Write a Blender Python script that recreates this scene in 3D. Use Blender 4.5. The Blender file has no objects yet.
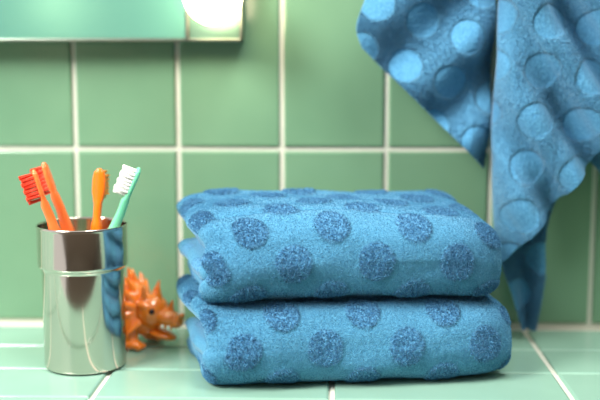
import bpy, bmesh, math, random
from mathutils import Vector, Matrix, noise, Quaternion
random.seed(4)
S=bpy.context.scene
try:
    S.view_settings.view_transform='Standard'
except Exception: pass
def lin(r,g,b):
    f=lambda c:(c/255/12.92) if c/255<=0.04045 else ((c/255+0.055)/1.055)**2.4
    return (f(r),f(g),f(b),1)
def newmat(name):
    m=bpy.data.materials.new(name); m.use_nodes=True
    nt=m.node_tree; b=nt.nodes['Principled BSDF']
    return m,nt,b
def simple(name,col,rough=0.4,metal=0,spec=0.5,noise_amt=0.06,scale=60,bump=0.0,coat=0,sss=0):
    m,nt,b=newmat(name)
    tc=nt.nodes.new('ShaderNodeTexCoord'); n=nt.nodes.new('ShaderNodeTexNoise'); n.inputs['Scale'].default_value=scale
    nt.links.new(tc.outputs['Object'],n.inputs['Vector'])
    mx=nt.nodes.new('ShaderNodeMix'); mx.data_type='RGBA'
    mx.inputs[6].default_value=tuple(c*(1-noise_amt) for c in col[:3])+(1,)
    mx.inputs[7].default_value=tuple(min(1,c*(1+noise_amt)) for c in col[:3])+(1,)
    nt.links.new(n.outputs['Fac'],mx.inputs[0]); nt.links.new(mx.outputs[2],b.inputs['Base Color'])
    b.inputs['Roughness'].default_value=rough; b.inputs['Metallic'].default_value=metal
    b.inputs['Specular IOR Level'].default_value=spec
    b.inputs['Coat Weight'].default_value=coat; b.inputs['Coat Roughness'].default_value=.12
    b.inputs['Subsurface Weight'].default_value=sss; b.inputs['Subsurface Scale'].default_value=0.003
    if bump:
        bp=nt.nodes.new('ShaderNodeBump'); bp.inputs['Strength'].default_value=bump; bp.inputs['Distance'].default_value=0.001
        nt.links.new(n.outputs['Fac'],bp.inputs['Height']); nt.links.new(bp.outputs[0],b.inputs['Normal'])
    return m
def addobj(name,me,parent=None,smooth=True):
    o=bpy.data.objects.new(name,me); S.collection.objects.link(o)
    if smooth:
        for p in me.polygons: p.use_smooth=True
    if parent: o.parent=parent
    return o
def empty(name,loc=(0,0,0)):
    o=bpy.data.objects.new(name,None); S.collection.objects.link(o); o.location=loc; o.empty_display_size=0.02
    return o
def from_bm(name,bm,mats,parent=None,smooth=True):
    me=bpy.data.meshes.new(name); bm.normal_update(); bm.to_mesh(me); bm.free()
    for m in mats: me.materials.append(m)
    return addobj(name,me,parent,smooth)

# ---------- tiles ----------
def tile_mat(name,c1,c2,rough):
    m,nt,b=newmat(name)
    tc=nt.nodes.new('ShaderNodeTexCoord')
    n=nt.nodes.new('ShaderNodeTexNoise'); n.inputs['Scale'].default_value=7; n.inputs['Detail'].default_value=3
    nt.links.new(tc.outputs['Object'],n.inputs['Vector'])
    mx=nt.nodes.new('ShaderNodeMix'); mx.data_type='RGBA'; mx.inputs[6].default_value=c1; mx.inputs[7].default_value=c2
    mr=nt.nodes.new('ShaderNodeMapRange'); mr.inputs[1].default_value=.3; mr.inputs[2].default_value=.7
    nt.links.new(n.outputs['Fac'],mr.inputs[0]); nt.links.new(mr.outputs[0],mx.inputs[0]); nt.links.new(mx.outputs[2],b.inputs['Base Color'])
    n2=nt.nodes.new('ShaderNodeTexNoise'); n2.inputs['Scale'].default_value=22; n2.inputs['Detail'].default_value=1
    nt.links.new(tc.outputs['Object'],n2.inputs['Vector'])
    bp=nt.nodes.new('ShaderNodeBump'); bp.inputs['Strength'].default_value=.5; bp.inputs['Distance'].default_value=.0008
    nt.links.new(n2.outputs['Fac'],bp.inputs['Height']); nt.links.new(bp.outputs[0],b.inputs['Normal'])
    b.inputs['Roughness'].default_value=rough
    b.inputs['Specular IOR Level'].default_value=.6
    return m
M_wall=tile_mat('green_glazed_tile',lin(101,141,112),lin(116,155,124),.2)
M_ctile=tile_mat('mint_glazed_tile',lin(136,176,158),lin(147,187,168),.16)
M_grout=simple('grout',lin(212,214,200),.85,noise_amt=.08,scale=300,bump=.3)
def tile(bm,fn,a0,a1,b0,b1):
    rings=[]
    for off,h in [(0,-.001),(0,.0012),(.0006,.0021),(.0018,.0026)]:
        rings.append([bm.verts.new(fn(a,b,h)) for a,b in [(a0+off,b0+off),(a1-off,b0+off),(a1-off,b1-off),(a0+off,b1-off)]])
    for i in range(3):
        for j in range(4):
            bm.faces.new([rings[i][j],rings[i][(j+1)%4],rings[i+1][(j+1)%4],rings[i+1][j]])
    bm.faces.new(rings[3])
def slab(bm,x0,x1,y0,y1,z0,z1,mi):
    r=bmesh.ops.create_cube(bm,size=1)
    for v in r['verts']:
        v.co=Vector(((x0+x1)/2+v.co.x*(x1-x0),(y0+y1)/2+v.co.y*(y1-y0),(z0+z1)/2+v.co.z*(z1-z0)))
    fs=set(f for v in r['verts'] for f in v.link_faces)
    for f in fs: f.material_index=mi
g=.0023
bm=bmesh.new()
slab(bm,-.86,.86,0,.05,-.05,.9,1)
zs=[.005,.1747,.3747,.5747,.7747]
for i in range(-9,8):
    x=.051+.1*i
    for j in range(4):
        tx,tz=random.uniform(-.003,.003),random.uniform(-.003,.003)
        lo=zs[j] if j==0 else zs[j]+g
        tile(bm,lambda a,b,h,tx=tx,tz=tz,x=x,z=zs[j]:Vector((a,-h-(a-x-.05)*tx-(b-z-.1)*tz,b)),x+g,x+.1-g,lo,zs[j+1]-g)
bmesh.ops.recalc_face_normals(bm,faces=bm.faces)
from_bm('wall_back',bm,[M_wall,M_grout],smooth=False)
bm=bmesh.new()
T=-.0026
slab(bm,-.86,.86,-.298,0,-.05,T,1)
ys=[-.007,-.078,-.148,-.222,-.296]
xs=[.0+.187*i for i in range(-4,5)]
for i in range(8):
    for j in range(4):
        tx,ty=random.uniform(-.002,.002),random.uniform(-.002,.002)
        tile(bm,lambda a,b,h,tx=tx,ty=ty,x=xs[i],y=ys[j]:Vector((a,b,T+h-abs((a-x-.09)*tx)-abs((b-y+.035)*ty))),xs[i]+g,xs[i+1]-g,ys[j+1]+.0018,ys[j]-.0018)
    tile(bm,lambda a,b,h:Vector((a,-.298-h,b)),xs[i]+g,xs[i+1]-g,-.049,-.004)
bmesh.ops.recalc_face_normals(bm,faces=bm.faces)
from_bm('tiled_counter',bm,[M_ctile,M_grout],smooth=False)

# ---------- towel fabric ----------
KR=.85
def towel_mat(name,base,base2,dot,dot2,R=.305,ring=.84,fz=1.0,K=KR,terry=1.1):
    m,nt,b=newmat(name); N=nt.nodes.new; L=nt.links.new
    uv=N('ShaderNodeTexCoord'); tcn=uv
    dn=N('ShaderNodeTexNoise'); dn.inputs['Scale'].default_value=420; L(tcn.outputs['Object'],dn.inputs['Vector'])
    sub0=N('ShaderNodeVectorMath'); sub0.operation='SUBTRACT'; L(dn.outputs['Color'],sub0.inputs[0]); sub0.inputs[1].default_value=(.5,.5,.5)
    scl=N('ShaderNodeVectorMath'); scl.operation='SCALE'; L(sub0.outputs[0],scl.inputs[0]); scl.inputs['Scale'].default_value=.1
    ad=N('ShaderNodeVectorMath'); ad.operation='ADD'; L(uv.outputs['UV'],ad.inputs[0]); L(scl.outputs[0],ad.inputs[1])
    fr=N('ShaderNodeVectorMath'); fr.operation='FRACTION'; L(ad.outputs[0],fr.inputs[0])
    sb=N('ShaderNodeVectorMath'); sb.operation='SUBTRACT'; L(fr.outputs[0],sb.inputs[0]); sb.inputs[1].default_value=(.5,.5,.5)
    q=.70710678
    d1=N('ShaderNodeVectorMath'); d1.operation='DOT_PRODUCT'; L(sb.outputs[0],d1.inputs[0]); d1.inputs[1].default_value=(q,q,0)
    d2=N('ShaderNodeVectorMath'); d2.operation='DOT_PRODUCT'; L(sb.outputs[0],d2.inputs[0]); d2.inputs[1].default_value=(q*K,-q*K,0)
    cb=N('ShaderNodeCombineXYZ'); L(d1.outputs['Value'],cb.inputs[0]); L(d2.outputs['Value'],cb.inputs[1])
    ln=N('ShaderNodeVectorMath'); ln.operation='LENGTH'; L(cb.outputs[0],ln.inputs[0])
    mk=N('ShaderNodeMapRange'); mk.interpolation_type='SMOOTHSTEP'; L(ln.outputs['Value'],mk.inputs[0])
    mk.inputs[1].default_value=R+.02; mk.inputs[2].default_value=R-.02; mk.inputs[3].default_value=0; mk.inputs[4].default_value=1
    rg=N('ShaderNodeMath'); rg.operation='SUBTRACT'; L(ln.outputs['Value'],rg.inputs[0]); rg.inputs[1].default_value=R
    ab=N('ShaderNodeMath'); ab.operation='ABSOLUTE'; L(rg.outputs[0],ab.inputs[0])
    rm=N('ShaderNodeMapRange'); L(ab.outputs[0],rm.inputs[0]); rm.inputs[1].default_value=.0; rm.inputs[2].default_value=.04; rm.inputs[3].default_value=ring; rm.inputs[4].default_value=1
    fine=N('ShaderNodeTexNoise'); fine.inputs['Scale'].default_value=1000; fine.inputs['Detail'].default_value=2; L(tcn.outputs['Object'],fine.inputs['Vector'])
    med=N('ShaderNodeTexNoise'); med.inputs['Scale'].default_value=560; med.inputs['Detail'].default_value=3; med.inputs['Roughness'].default_value=.65; L(tcn.outputs['Object'],med.inputs['Vector'])
    c1=N('ShaderNodeMix'); c1.data_type='RGBA'; c1.inputs[6].default_value=base; c1.inputs[7].default_value=base2
    r1=N('ShaderNodeMapRange'); r1.inputs[1].default_value=.35; r1.inputs[2].default_value=.65; L(fine.outputs['Fac'],r1.inputs[0]); L(r1.outputs[0],c1.inputs[0])
    c2=N('ShaderNodeMix'); c2.data_type='RGBA'; c2.inputs[6].default_value=dot; c2.inputs[7].default_value=dot2
    r2=N('ShaderNodeMapRange'); r2.inputs[1].default_value=.38; r2.inputs[2].default_value=.64; L(med.outputs['Fac'],r2.inputs[0]); L(r2.outputs[0],c2.inputs[0])
    cm=N('ShaderNodeMix'); cm.data_type='RGBA'; L(mk.outputs[0],cm.inputs[0]); L(c1.outputs[2],cm.inputs[6]); L(c2.outputs[2],cm.inputs[7])
    cr=N('ShaderNodeVectorMath'); cr.operation='SCALE'; L(cm.outputs[2],cr.inputs[0]); L(rm.outputs[0],cr.inputs['Scale'])
    L(cr.outputs[0],b.inputs['Base Color'])
    h1=N('ShaderNodeMath'); h1.operation='MULTIPLY'; L(fine.outputs['Fac'],h1.inputs[0]); h1.inputs[1].default_value=.95*fz
    h2=N('ShaderNodeMath'); h2.operation='MULTIPLY_ADD'; L(med.outputs['Fac'],h2.inputs[0]); h2.inputs[1].default_value=terry; h2.inputs[2].default_value=.15
    hm=N('ShaderNodeMix'); hm.data_type='FLOAT'; L(mk.outputs[0],hm.inputs[0]); L(h1.outputs[0],hm.inputs[2]); L(h2.outputs[0],hm.inputs[3])
    bp=N('ShaderNodeBump'); bp.inputs['Strength'].default_value=.75; bp.inputs['Distance'].default_value=.001
    L(hm.outputs[0],bp.inputs['Height']); L(bp.outputs[0],b.inputs['Normal'])
    b.inputs['Roughness'].default_value=.95; b.inputs['Specular IOR Level'].default_value=.12
    b.inputs['Sheen Weight'].default_value=.45; b.inputs['Sheen Roughness'].default_value=.5
    b.inputs['Sheen Tint'].default_value=lin(190,215,230)
    return m
M_towel=towel_mat('blue_woven_towel',lin(66,134,172),lin(90,156,190),lin(58,118,162),lin(96,160,198))
M_hang=towel_mat('blue_terry_towel',lin(64,128,168),lin(98,162,196),lin(66,128,168),lin(90,154,190),R=.36,ring=.72,fz=2.2,K=1,terry=.5)

LAT=.065
def uvlat(x,s,x0,s0=0):
    s=(s-s0)/(LAT*KR); x=(x-x0)/LAT
    return (x+s+.5,x-s+.5)
def dotmask(u,v,R=.305,K=KR):
    a=(u%1)-.5; b=(v%1)-.5; d=math.hypot((a+b)*.7071,(a-b)*.7071*K)
    t=min(1,max(0,(R+.03-d)/.06)); return t*t*(3-2*t)
def edge(t,w,p=2.4):
    if t>=w: return 1.0
    q=1-max(t,0)/w
    return math.sqrt(max(0,1-q**p))
def pile(bm,uvl,G,n,lfun,wd=.00022,flip=1):
    """short pile loops standing on the cloth"""
    nu=len(G)-1; nv=len(G[0])-1; rnd=random.random
    for _ in range(n):
        i=int(rnd()*nu); j=int(rnd()*nv)
        a,b,c=G[i][j],G[i+1][j],G[i][j+1]
        pa,pb,pc=a[0].co,b[0].co,c[0].co
        e1=pb-pa; e2=pc-pa; nn=e1.cross(e2)
        if nn.length<1e-12: continue
        nn.normalize(); nn*=flip
        u=rnd(); v=rnd()
        p=pa+e1*u+e2*v
        uv=(a[1][0]+(b[1][0]-a[1][0])*u+(c[1][0]-a[1][0])*v, a[1][1]+(b[1][1]-a[1][1])*u+(c[1][1]-a[1][1])*v)
        l=lfun(uv)
        if l<=0: continue
        w_=wd*(1.6 if l>.001 else 1)
        l*=.6+.7*rnd()
        r=Vector((rnd()-.5,rnd()-.5,rnd()-.5))
        d=(nn+r*1.3).normalized()*l
        s=d.cross(Vector((rnd()-.5,rnd()-.5,rnd()-.5))).normalized()*w_
        f=bm.faces.new([bm.verts.new(p-s-nn*.0002),bm.verts.new(p+s-nn*.0002),bm.verts.new(p+d)])
        for lp in f.loops: lp[uvl].uv=uv

ANG=math.radians(8.5); OX,OY=.023,-.198
RISE=.065
def ribbon(bm,uvl,zb,L,x0,seed,m,r0,zc,A,front_off,dx,lw,rw,lsh,vis,nu,ns):
    bend=math.pi*m; tot=2*A+bend
    def path(s):
        if s<A: return (front_off+A-s, zc+m,0,1, (A-s))
        if s>A+bend: return (front_off+(s-A-bend), zc-m,0,-1, -(s-A-bend))
        a=(s-A)/bend*math.pi
        ca,sa=math.cos(a),math.sin(a)
        e=.92
        return (front_off-(abs(sa)**e)*m, zc+math.copysign(abs(ca)**e,ca)*m, -sa, ca, 0)
    ro=m+r0
    grids=[]
    for side in (1,-1):
        G=[]
        for i in range(nu+1):
            t=i/nu; t=t-.035*math.sin(2*math.pi*t)*1.6
            xx=(t-.5)*L
            row=[]
            for j in range(ns+1):
                s=j/ns*tot
                d,z,ny,nz,so=path(s)
                if A<=s<=A+bend: so=(math.pi/2-(s-A)/bend*math.pi)*ro*.93
                else: so=math.copysign(abs(so)+math.pi/2*ro*.93,1 if s<A else -1)
                top=1 if s<tot/2 else 0
                le=(xx+L/2); re=(L/2-xx)
                wob=.005*noise.noise(Vector((z*90,d*22,seed)))
                shift=lsh[0] if top else lsh[1]
                shift*=min(1,max(0,(d-front_off+.02)/.05))
                xm=xx+(wob-shift)*max(0,1-le/.09)
                e=edge(le,lw)*edge(re,rw)*edge(s,.01)*edge(tot-s,.01)
                n1=noise.noise(Vector((xx*14+seed,d*24,top*3.7+m*99)))
                r=r0*e*(1-.05+.07*n1)
                u_,v_=uvlat(xx,so,x0)
                if side==1:
                    dm=dotmask(u_,v_) if vis else 0
                    r+=(.0009*dm+.0004*noise.noise(Vector((xx*330,so*330,seed)))*(.5+1.1*dm))*e
                    r+=.0022*noise.noise(Vector((xx*22+seed*2,so*60,1.5)))*e
                    if top and vis: r-=.0034*e*math.exp(-((so-.052-.02*xx+.006*math.sin(xx*22+seed))/.0045)**2)*min(1,max(0,(L*.5-xx)/.1))
                    if vis: r-=.0006*e*math.exp(-((so+.004-.10*(xx-.03)+.004*math.sin(xx*30+seed))/.004)**2)*max(0,1-abs(xx-.06)/.055)
                k=side*(1.0 if side==1 else .97)
                dd=d+ny*r*k; zz=z+nz*r*k
                tt=max(0,min(1,dd/.13))
                Z=zb+zz
                Z*=(1+RISE*tt)
                Z+=.0035*noise.noise(Vector((xx*10+2.3,dd*18,.4)))*(Z/.13)
                sl=max(0,1-re/.075); Z-= .010*sl*sl*(Z/.13)*(1.1-tt)
                sl2=max(0,1-le/.05); Z-= .004*sl2*sl2*(Z/.13)
                bul=.004*noise.noise(Vector((xx*9,(zz+zb)*28,seed+5)))
                fr=1-min(1,max(0,dd)/.06)
                Y=dd+bul*fr+.010*max(0,1-re/.04)**2*fr+.010*max(0,1-le/.04)**2*fr
                X=xm-.12*dd+dx
                c,sn=math.cos(ANG),math.sin(ANG)
                row.append((bm.verts.new((OX+X*c-Y*sn,OY+X*sn+Y*c,max(Z,.0006))),(u_,v_)))
            G.append(row)
        grids.append(G)
    for k,G in enumerate(grids):
        for i in range(nu):
            for j in range(ns):
                q=[G[i][j],G[i+1][j],G[i+1][j+1],G[i][j+1]]
                if k: q=q[::-1]
                f=bm.faces.new([a[0] for a in q])
                for l,a in zip(f.loops,q): l[uvl].uv=a[1]
    return grids[0]
def towel(name,zb,L,x0,seed,dx=0,lw=.010,rw=.03):
    bm=bmesh.new(); uvl=bm.loops.layers.uv.new('UVMap')
    H=.0680
    G=ribbon(bm,uvl,zb,L,x0,seed,H/2-.0098,.0097,H/2,.098,H/2,dx,lw,rw,(.006,-.002),True,330,290)
    ribbon(bm,uvl,zb,L-.012,x0+.03,seed+9,.0072,.0071,H/2,.094,H/2-.006,dx-.004,.007,.02,(-.004,.006),False,120,120)
    a,b,c=G[160][20][0].co,G[161][20][0].co,G[160][21][0].co
    fl=1 if (b-a).cross(c-a).z>0 else -1
    pile(bm,uvl,G,230000,lambda uv:.0016 if dotmask(*uv)>.5 else .0009,flip=fl)
    return from_bm(name,bm,[M_towel])
towel('folded_towel',0.0,.251,-.032,1.3,dx=.004,lw=.012,rw=.036)
towel('folded_towel.001',.0684,.241,.013,6.1,dx=-.001,lw=.014,rw=.040)

# ---------- hanging towel ----------
def P(a,b): return Vector(((a-333)*.00089,0,.3118-.0009*b))
def catmull(pts,t):
    n=len(pts)-1; x=t*n; i=min(int(x),n-1); f=x-i
    p0=pts[max(i-1,0)];p1=pts[i];p2=pts[i+1];p3=pts[min(i+2,n)]
    return .5*((2*p1)+(-p0+p2)*f+(2*p0-5*p1+4*p2-p3)*f*f+(-p0+3*p1-3*p2+p3)*f**3)
def sheet(name,Lp,Rp,depth,mat,parent,nu=170,nv=240,off=(0,0),rot=0,thick=.0035,npile=110000):
    Lp=[P(*p) for p in Lp]; Rp=[P(*p) for p in Rp]
    bm=bmesh.new(); uvl=bm.loops.layers.uv.new('UVMap'); GG=[]
    for side in (-1,1):
        G=[]
        for i in range(nu+1):
            row=[]
            for j in range(nv+1):
                u=i/nu; v=j/nv
                p=catmull(Lp,v).lerp(catmull(Rp,v),u)
                y=depth(u,v,p)
                a,b=p.x+off[0],p.z+off[1]
                aa=a*math.cos(rot)-b*math.sin(rot); bb=a*math.sin(rot)+b*math.cos(rot)
                U,V=aa/.0425,bb/.0425
                y+=side*thick/2*edge(min(u,1-u)*nu,2.2)*edge((1-v)*nv,2.2)
                y+=side*(.0014*(1-dotmask(U,V,.36,1)) + .0006*noise.noise(Vector((p.x*420,p.z*420,side))))*edge(min(u,1-u)*nu,3)
                row.append((bm.verts.new((p.x,y,p.z)),(U,V)))
            G.append(row)
        for i in range(nu):
            for j in range(nv):
                q=[G[i][j],G[i+1][j],G[i+1][j+1],G[i][j+1]]
                if side==-1: q=q[::-1]
                f=bm.faces.new([a[0] for a in q])
                for l,a in zip(f.loops,q): l[uvl].uv=a[1]
        GG.append(G)
    bmesh.ops.remove_doubles(bm,verts=list({x[0] for G in GG for row in (G[0],G[-1]) for x in row}|{row[-1][0] for G in GG for row in G}),dist=.00005)
    G=[[x for x in row[:-1]] for row in GG[0][1:-1]]
    a,b,c=G[60][20][0].co,G[61][20][0].co,G[60][21][0].co
    fl=-1 if (b-a).cross(c-a).y>0 else 1
    pile(bm,uvl,G,npile,lambda uv:.0014 if dotmask(uv[0],uv[1],.36,1)<.5 else (.0004 if random.random()<.5 else 0),flip=fl,wd=.00018)
    return from_bm(name,bm,[mat],parent)
HT=empty('hanging_towel',(.15,-.06,.44))
def par(o):
    o.parent=HT; o.matrix_parent_inverse=Matrix.Translation(-Vector(HT.location)); return o
def dA(u,v,p):
    w=p.x*.65-p.z*.75
    return -.045-.012*math.sin(w*95+1.0)*(.4+.6*u)*min(1,v+.3)-.010*math.sin(u*math.pi)-.006*noise.noise(Vector((p.x*30,p.z*14,3)))+.012*max(0,u-.85)/.15
par(sheet('left_flap',[(470,-165),(420,-110),(382,-45),(364,0),(356,26),(362,46)],[(500,-165),(499,-100),(498,-40),(498,20),(496,90),(493,171)],dA,M_hang,None,off=(.01,.012),rot=.35))
def dB(u,v,p):
    w=(p.x*.83+p.z*.56)
    f=math.sin(w*125+.2); f=math.copysign(abs(f)**.7,f)
    return -.078-.015*f*(.25+.75*min(1,u*2.2))-.006*noise.noise(Vector((p.x*25,p.z*25,8)))+.02*math.exp(-u/.05)-.006*math.sin(min(1,u*3)*math.pi)
par(sheet('front_drape',[(500,-165),(499,-80),(497,0),(494,90),(494,175),(503,264)],[(530,-165),(590,-130),(640,-60),(668,0),(665,45),(650,84)],dB,M_hang,None,off=(.0,.006),rot=.12))
def dC(u,v,p):
    return -.040-.006*math.sin(u*7+v*2)-.003*noise.noise(Vector((p.x*30,p.z*30,1)))
par(sheet('rear_drape',[(500,-160),(500,0),(500,120),(501,200),(507,258),(521,300),(533,336)],[(520,-160),(610,0),(612,110),(572,180),(555,225),(555,280),(546,336)],dC,M_hang,None,off=(.0,.02),rot=.6,npile=60000))
def dD(u,v,p): return -.030-.004*math.sin(u*6)
par(sheet('side_drape',[(520,-160),(560,-60),(575,40),(580,110),(590,150)],[(530,-160),(640,-60),(665,40),(665,120),(650,215)],dD,M_hang,None,nu=80,nv=100,rot=.2,npile=20000))

# wall hook carrying the towel
M_chrome=simple('polished_steel',lin(214,212,206),.13,1,noise_amt=.02,scale=20)
def lathe(bm,prof,n=96,c=(0,0,0),close=False):
    rings=[]
    for r,z in prof:
        rings.append([bm.verts.new((c[0]+r*math.cos(2*math.pi*i/n),c[1]+r*math.sin(2*math.pi*i/n),c[2]+z)) for i in range(n)])
    for a,b in zip(rings,rings[1:]):
        for i in range(n):
            bm.faces.new([a[i],a[(i+1)%n],b[(i+1)%n],b[i]])
    bm.faces.new(rings[0][::-1]); bm.faces.new(rings[-1])
bm=bmesh.new()
lathe(bm,[(.018,.0),(.018,.004),(.015,.006),(.006,.008),(.005,.06),(.007,.066),(.011,.069),(.012,.075),(.009,.079),(.002,.081)],48)
bmesh.ops.rotate(bm,verts=bm.verts,cent=(0,0,0),matrix=Matrix.Rotation(math.radians(90),3,'X'))
bmesh.ops.translate(bm,verts=bm.verts,vec=(.152,-.0026,.462))
from_bm('towel_hook',bm,[M_chrome])

# ---------- steel tumbler ----------
CX,CY=-.2115,-.136
M_steel=simple('brushed_steel',lin(204,194,184),.12,1,noise_amt=.03,scale=15)
bm=bmesh.new()
prof=[(.030,.0006),(.0325,.0006),(.0343,.0014),(.0346,.003),(.0346,.084),(.0349,.0855),(.0362,.087),(.0376,.0882),(.0378,.090),(.0378,.1195),(.0381,.1205),(.0383,.1215),(.0381,.1225),(.0375,.1228),(.0369,.1224),(.0367,.121),(.0367,.090),(.0335,.084),(.0333,.006),(.030,.0035),(.002,.0032)]
lathe(bm,prof,128,(CX,CY,0))
o=from_bm('steel_tumbler',bm,[M_steel])

# ---------- toothbrushes ----------
def brush(name,base,top,bdir,mbody,mbr,hw=.0055,neck=1.0):
    base=Vector(base); top=Vector(top); ax=(top-base); L=ax.length; ax.normalize()
    b=Vector(bdir); b=(b-ax*b.dot(ax)).normalized(); w=ax.cross(b)
    bm=bmesh.new()
    st=[(0,.001,.001,0),(.002,.0035,.003,0),(.010,.0052,.0042,0),(.04,.0058,.0046,0),(.075,.0062,.0048,.0006),(.095,.0052,.0044,.0),(.112,.0040*neck,.0036*neck,-.0006),(L-.042,.0028*neck,.0027*neck,-.0008),(L-.031,.0030*neck,.0026*neck,0),(L-.026,hw*.8,.0024,0),(L-.020,hw,.0024,0),(L-.010,hw,.0024,0),(L-.004,hw*.82,.0023,0),(L-.001,hw*.45,.0017,0),(L,.001,.0008,0)]
    st2=[]
    for i in range(len(st)-1):
        for k in range(4):
            f=k/4; g_=f*f*(3-2*f)
            st2.append(tuple([st[i][0]+(st[i+1][0]-st[i][0])*f]+[st[i][q]+(st[i+1][q]-st[i][q])*g_ for q in (1,2,3)]))
    st2.append(st[-1])
    rings=[]; n=24
    for t,hw_,ht,ob in st2:
        r=[]
        for i in range(n):
            a=2*math.pi*i/n; ca,sa=math.cos(a),math.sin(a)
            x=math.copysign(abs(ca)**.75,ca)*hw_; y=math.copysign(abs(sa)**.75,sa)*ht
            r.append(bm.verts.new(base+ax*t+w*x+b*(y+ob)))
        rings.append(r)
    for p,q in zip(rings,rings[1:]):
        for i in range(n): bm.faces.new([p[i],p[(i+1)%n],q[(i+1)%n],q[i]])
    bm.faces.new(rings[0][::-1]); bm.faces.new(rings[-1])
    for r_ in range(8):
        for c_ in range(4):
            t=L-.0255+r_*.0031; x=(c_-1.5)*.0024
            if r_ in(0,7) and c_ in (0,3): continue
            h=.0108+.0008*((r_%2))-.0006*abs(c_-1.5)
            for k in range(13):
                aa=k*2*math.pi/6+(.5 if k>5 else 0); rr=0 if k==12 else (.0006 if k<6 else .0011)
                o_=base+ax*(t+rr*math.cos(aa))+w*(x+rr*math.sin(aa))+b*.0018
                d=(b*h+w*random.uniform(-.0005,.0005)+ax*random.uniform(-.0006,.0006))
                vs=[]
                for z_ in (0,1):
                    vs.append([bm.verts.new(o_+d*z_+(ax*math.cos(q)+w*math.sin(q))*.00034) for q in [i*2*math.pi/5 for i in range(5)]])
                for i in range(5):
                    f=bm.faces.new([vs[0][i],vs[0][(i+1)%5],vs[1][(i+1)%5],vs[1][i]]); f.material_index=1
                f=bm.faces.new(vs[1]); f.material_index=1
    bmesh.ops.recalc_face_normals(bm,faces=bm.faces)
    return from_bm(name,bm,[mbody,mbr])
M_or=simple('orange_plastic',lin(255,122,58),.25,sss=.2,coat=.4)
M_or2=simple('deep_orange_plastic',lin(255,124,20),.22,sss=.2,coat=.5)
M_red=simple('red_bristles',lin(250,62,26),.5)
M_mint=simple('mint_plastic',lin(118,212,168),.35,sss=.1)
M_white=simple('white_bristles',lin(246,248,242),.5)
M_oyb=simple('orange_bristles',lin(240,150,40),.5)
brush('toothbrush',(CX+.013,CY-.012,.0075),(CX-.036,CY-.014,.170),(-1,-.35,-.1),M_or,M_red,neck=1.4)
brush('toothbrush.001',(CX+.019,CY+.008,.0075),(CX-.034,CY+.010,.1735),(-1,.1,-.2),M_or,M_red,neck=1.4)
brush('toothbrush.002',(CX+.002,CY+.010,.0075),(CX+.0135,CY+.012,.1685),(.15,1,0),M_or2,M_oyb,hw=.0058,neck=1.15)
brush('toothbrush.003',(CX-.024,CY-.002,.0085),(CX+.051,CY-.006,.171),(-1,-.35,.3),M_mint,M_white,neck=1.3)

# ---------- toy dinosaur ----------
M_toy=simple('orange_rubber',lin(255,132,30),.24,noise_amt=.06,scale=60,bump=.1,sss=.1,coat=.9)
M_eye=simple('black_eye',lin(20,16,14),.2)
bm=bmesh.new()
def ell(c,r,rot=(0,0,0)):
    R=bmesh.ops.create_uvsphere(bm,u_segments=24,v_segments=16,radius=1)
    M=Matrix.Translation(c)@(Matrix.Rotation(rot[2],4,'Z')@Matrix.Rotation(rot[1],4,'Y')@Matrix.Rotation(rot[0],4,'X'))@Matrix.Diagonal((r[0],r[1],r[2],1))
    bmesh.ops.transform(bm,matrix=M,verts=R['verts'])
def cone(a,b,r1,r2=.0009):
    a=Vector(a);b=Vector(b)
    R=bmesh.ops.create_cone(bm,cap_ends=True,segments=12,radius1=r1,radius2=r2,depth=(b-a).length)
    q=Vector((0,0,1)).rotation_difference((b-a).normalized())
    bmesh.ops.transform(bm,matrix=Matrix.Translation((a+b)/2)@q.to_matrix().to_4x4(),verts=R['verts'])
ell((-.034,0,.034),(.025,.017,.023),(0,.12,0))
ell((-.013,0,.034),(.019,.0165,.020))
ell((.008,0,.030),(.015,.0150,.0145))
ell((.022,0,.0265),(.0135,.0105,.0068),(0,.22,0))    # upper snout
ell((.0325,0,.0235),(.0055,.0072,.0058),(0,.3,0))    # nose
ell((.017,0,.0115),(.0145,.0088,.0036),(0,.22,0))    # lower jaw
ell((.002,0,.018),(.010,.0115,.010))
for s in(-1,1):
    ell((.007,s*.0118,.0365),(.0065,.004,.0036),(0,.3,0))
    ell((.0355,s*.0035,.0275),(.0022,.0022,.0022))
    for (x,z) in ((-.008,.0),(-.045,.0)):
        cone((x,s*.010,.028),(x+.004,s*.0155,.004),.0090,.0062)
        ell((x+.006,s*.016,.0042),(.0095,.0068,.0042))
        for t in(-1,0,1): ell((x+.0140,s*.016+t*.0038,.0028),(.0030,.0018,.0025))
cone((-.050,0,.032),(-.072,.004,.014),.013,.003)
for k in range(9):
    a=math.radians(-100+k*25)
    dy,dz=math.sin(a),math.cos(a)
    cone((-.003,dy*.011,.031+dz*.010),(-.010,dy*.0265,.033+dz*.0285),.0048)
for k in range(6):
    t=k/5; x=-.010-.052*t; z=.050+.007*math.sin(t*math.pi)-.012*max(0,t-.5)
    cone((x,0,z-.008),(x-.005,0,z+.0145),.0048)
    for s in(-1,1):
        cone((x,s*.010,z-.012),(x-.005,s*.0225,z+.004),.0042)
        cone((x,s*.014,z-.022),(x-.005,s*.0270,z-.014),.0036)
cone((.026,0,.029),(.0285,0,.0405),.0034)
cone((.015,0,.038),(.0155,0,.0515),.0038)
for s in(-1,1):
    cone((.006,s*.008,.040),(.008,s*.013,.053),.0036)
    cone((.004,s*.013,.022),(-.001,s*.0235,.015),.0036)
    for t in range(3): cone((.020+.005*t,s*(.0075-.001*t),.0215),(.020+.005*t,s*(.0078-.001*t),.0165),.0016,.0005)
o=from_bm('skin',bm,[M_toy])
rm=o.modifiers.new('r','REMESH'); rm.mode='VOXEL'; rm.voxel_size=.0006; rm.use_smooth_shade=True
sm=o.modifiers.new('s','SMOOTH'); sm.iterations=2; sm.factor=.5
DT=empty('toy_dinosaur',(0,0,0))
o.parent=DT
bm=bmesh.new()
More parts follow.
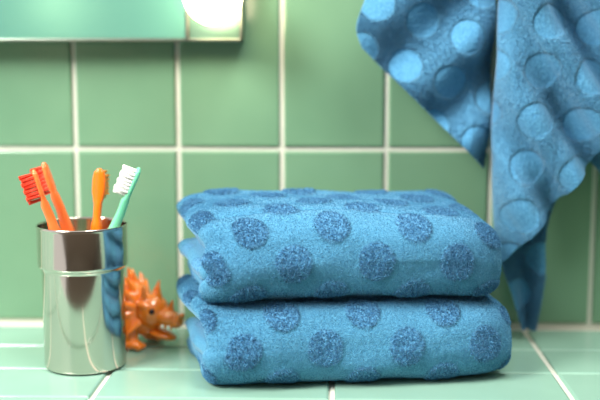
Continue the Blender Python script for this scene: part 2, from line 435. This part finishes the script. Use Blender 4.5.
for s in(-1,1):
    R=bmesh.ops.create_uvsphere(bm,u_segments=16,v_segments=12,radius=.0024)
    bmesh.ops.translate(bm,verts=R['verts'],vec=(.0155,s*.0122,.0325))
e=from_bm('eyes',bm,[M_eye]); e.parent=DT
DT.location=(-.1720,-.0755,.0006); DT.rotation_euler=(0,0,math.radians(-22)); DT.scale=(1.07,1.07,1.10)

# ---------- mirror cabinet with lamp ----------
MC=empty('mirror_cabinet',(-.22,-.015,.38))
M_mir=simple('mirror_painted_reflection',lin(108,170,154),.16,.4,noise_amt=.03,scale=5)  # green wall reflection put into the pane's base colour
M_plate=simple('satin_plate',lin(116,154,138),.3,.6,noise_amt=.03,scale=5)
M_frame=simple('grey_metal_frame',lin(150,160,150),.3,1,noise_amt=.05)
def boxobj(name,x0,x1,y0,y1,z0,z1,mat,parent,bev=.001):
    bm=bmesh.new(); slab(bm,x0,x1,y0,y1,z0,z1,0)
    bmesh.ops.bevel(bm,geom=list(bm.edges),offset=bev,segments=2,affect='EDGES',profile=.5)
    o=from_bm(name,bm,[mat],None,smooth=False)
    if parent: o.parent=parent; o.matrix_parent_inverse=Matrix.Translation(-Vector(parent.location))
    return o
B=.2765
boxobj('carcass',-.42,-.084,-.024,-.0027,B+.001,.60,M_frame,MC)
boxobj('mirror_pane',-.417,-.137,-.0285,-.0235,B+.003,.597,M_mir,MC,.0008)
boxobj('lamp_plate',-.133,-.087,-.0285,-.0235,B+.003,.597,M_plate,MC,.0008)
boxobj('bottom_rail',-.42,-.084,-.030,-.0235,B,B+.0028,M_frame,MC,.0006)
boxobj('side_rail',-.0868,-.084,-.030,-.0235,B,.60,M_frame,MC,.0006)
boxobj('divider_rail',-.1368,-.1335,-.030,-.0235,B,.60,M_frame,MC,.0006)
m,nt,b=newmat('glowing_opal_glass')
b.inputs['Base Color'].default_value=(1,.93,.8,1); b.inputs['Emission Color'].default_value=(1,.80,.52,1); b.inputs['Emission Strength'].default_value=17
M_bulb=m
def globe_lamp(name,loc,sc,rz):
    LB=empty(name,loc)
    bm=bmesh.new()
    prof=[]
    for k in range(33):
        a=math.pi*k/32; prof.append((max(.0005,.0265*math.sin(a)),-.0265*math.cos(a)))
    lathe(bm,prof,64)
    o=from_bm('globe',bm,[M_bulb]); o.parent=LB
    bm=bmesh.new()
    lathe(bm,[(.021,0),(.021,.003),(.018,.006),(.015,.008),(.0145,.014)],48)
    bmesh.ops.rotate(bm,verts=bm.verts,cent=(0,0,0),matrix=Matrix.Rotation(math.radians(90),3,'X'))
    o=from_bm('lamp_socket',bm,[M_chrome]); o.location=(0,.0325,0); o.parent=LB
    LB.scale=(sc,)*3; LB.rotation_euler=(0,0,rz)
globe_lamp('globe_lamp',(-.107,-.0630,.3165),1,0)
globe_lamp('globe_lamp.001',(-.925,-2.532,.45),2.1,math.pi)

# ---------- room behind the camera ----------
M_plaster=simple('warm_plaster',lin(120,112,100),.8,noise_amt=.08,scale=4)
M_dark=simple('shade_wall_dark',lin(84,80,72),.8,noise_amt=.08,scale=4)
M_floor=simple('floor_tile',lin(110,100,88),.5,noise_amt=.12,scale=6)
bm=bmesh.new(); slab(bm,-1.6,1.6,-2.65,-2.6,-.85,1.6,0); from_bm('wall_front',bm,[M_plaster],smooth=False)
bm=bmesh.new(); slab(bm,1.6,1.65,-2.6,.05,-.85,1.6,0); from_bm('shade_wall_right',bm,[M_dark],smooth=False)  # unseen wall, added to cut light from the right and darken cup reflections
bm=bmesh.new(); slab(bm,-1.6,1.6,-2.6,.05,-.9,-.85,0); from_bm('floor',bm,[M_floor],smooth=False)

# ---------- light ----------
W=bpy.data.worlds.new('World'); S.world=W; W.use_nodes=True
bg=W.node_tree.nodes['Background']; bg.inputs[0].default_value=(.98,.98,.97,1); bg.inputs[1].default_value=.95
def area(name,loc,tgt,size,e,col,sy=None):
    l=bpy.data.lights.new(name,'AREA'); l.size=size; l.energy=e; l.color=col
    if sy: l.shape='RECTANGLE'; l.size_y=sy
    o=bpy.data.objects.new(name,l); S.collection.objects.link(o); o.location=loc
    o.rotation_euler=(Vector(tgt)-Vector(loc)).to_track_quat('-Z','Y').to_euler()
area('window_light',(-1.0,-.95,1.1),(0,-.1,.1),.55,44,(1,.96,.91))
area('ceiling_light',(.3,-.6,1.4),(0.05,-.1,.05),.5,17,(1,.96,.9))

# ---------- camera ----------
c=bpy.data.cameras.new('camera'); co=bpy.data.objects.new('camera',c); S.collection.objects.link(co)
co.location=(0,-.985,.26); co.rotation_euler=(math.radians(90-7.8),0,math.radians(1.84))
c.lens=61.5; c.sensor_width=36; c.clip_start=.01
c.dof.use_dof=True; c.dof.focus_distance=.82; c.dof.aperture_fstop=2.5
S.camera=co
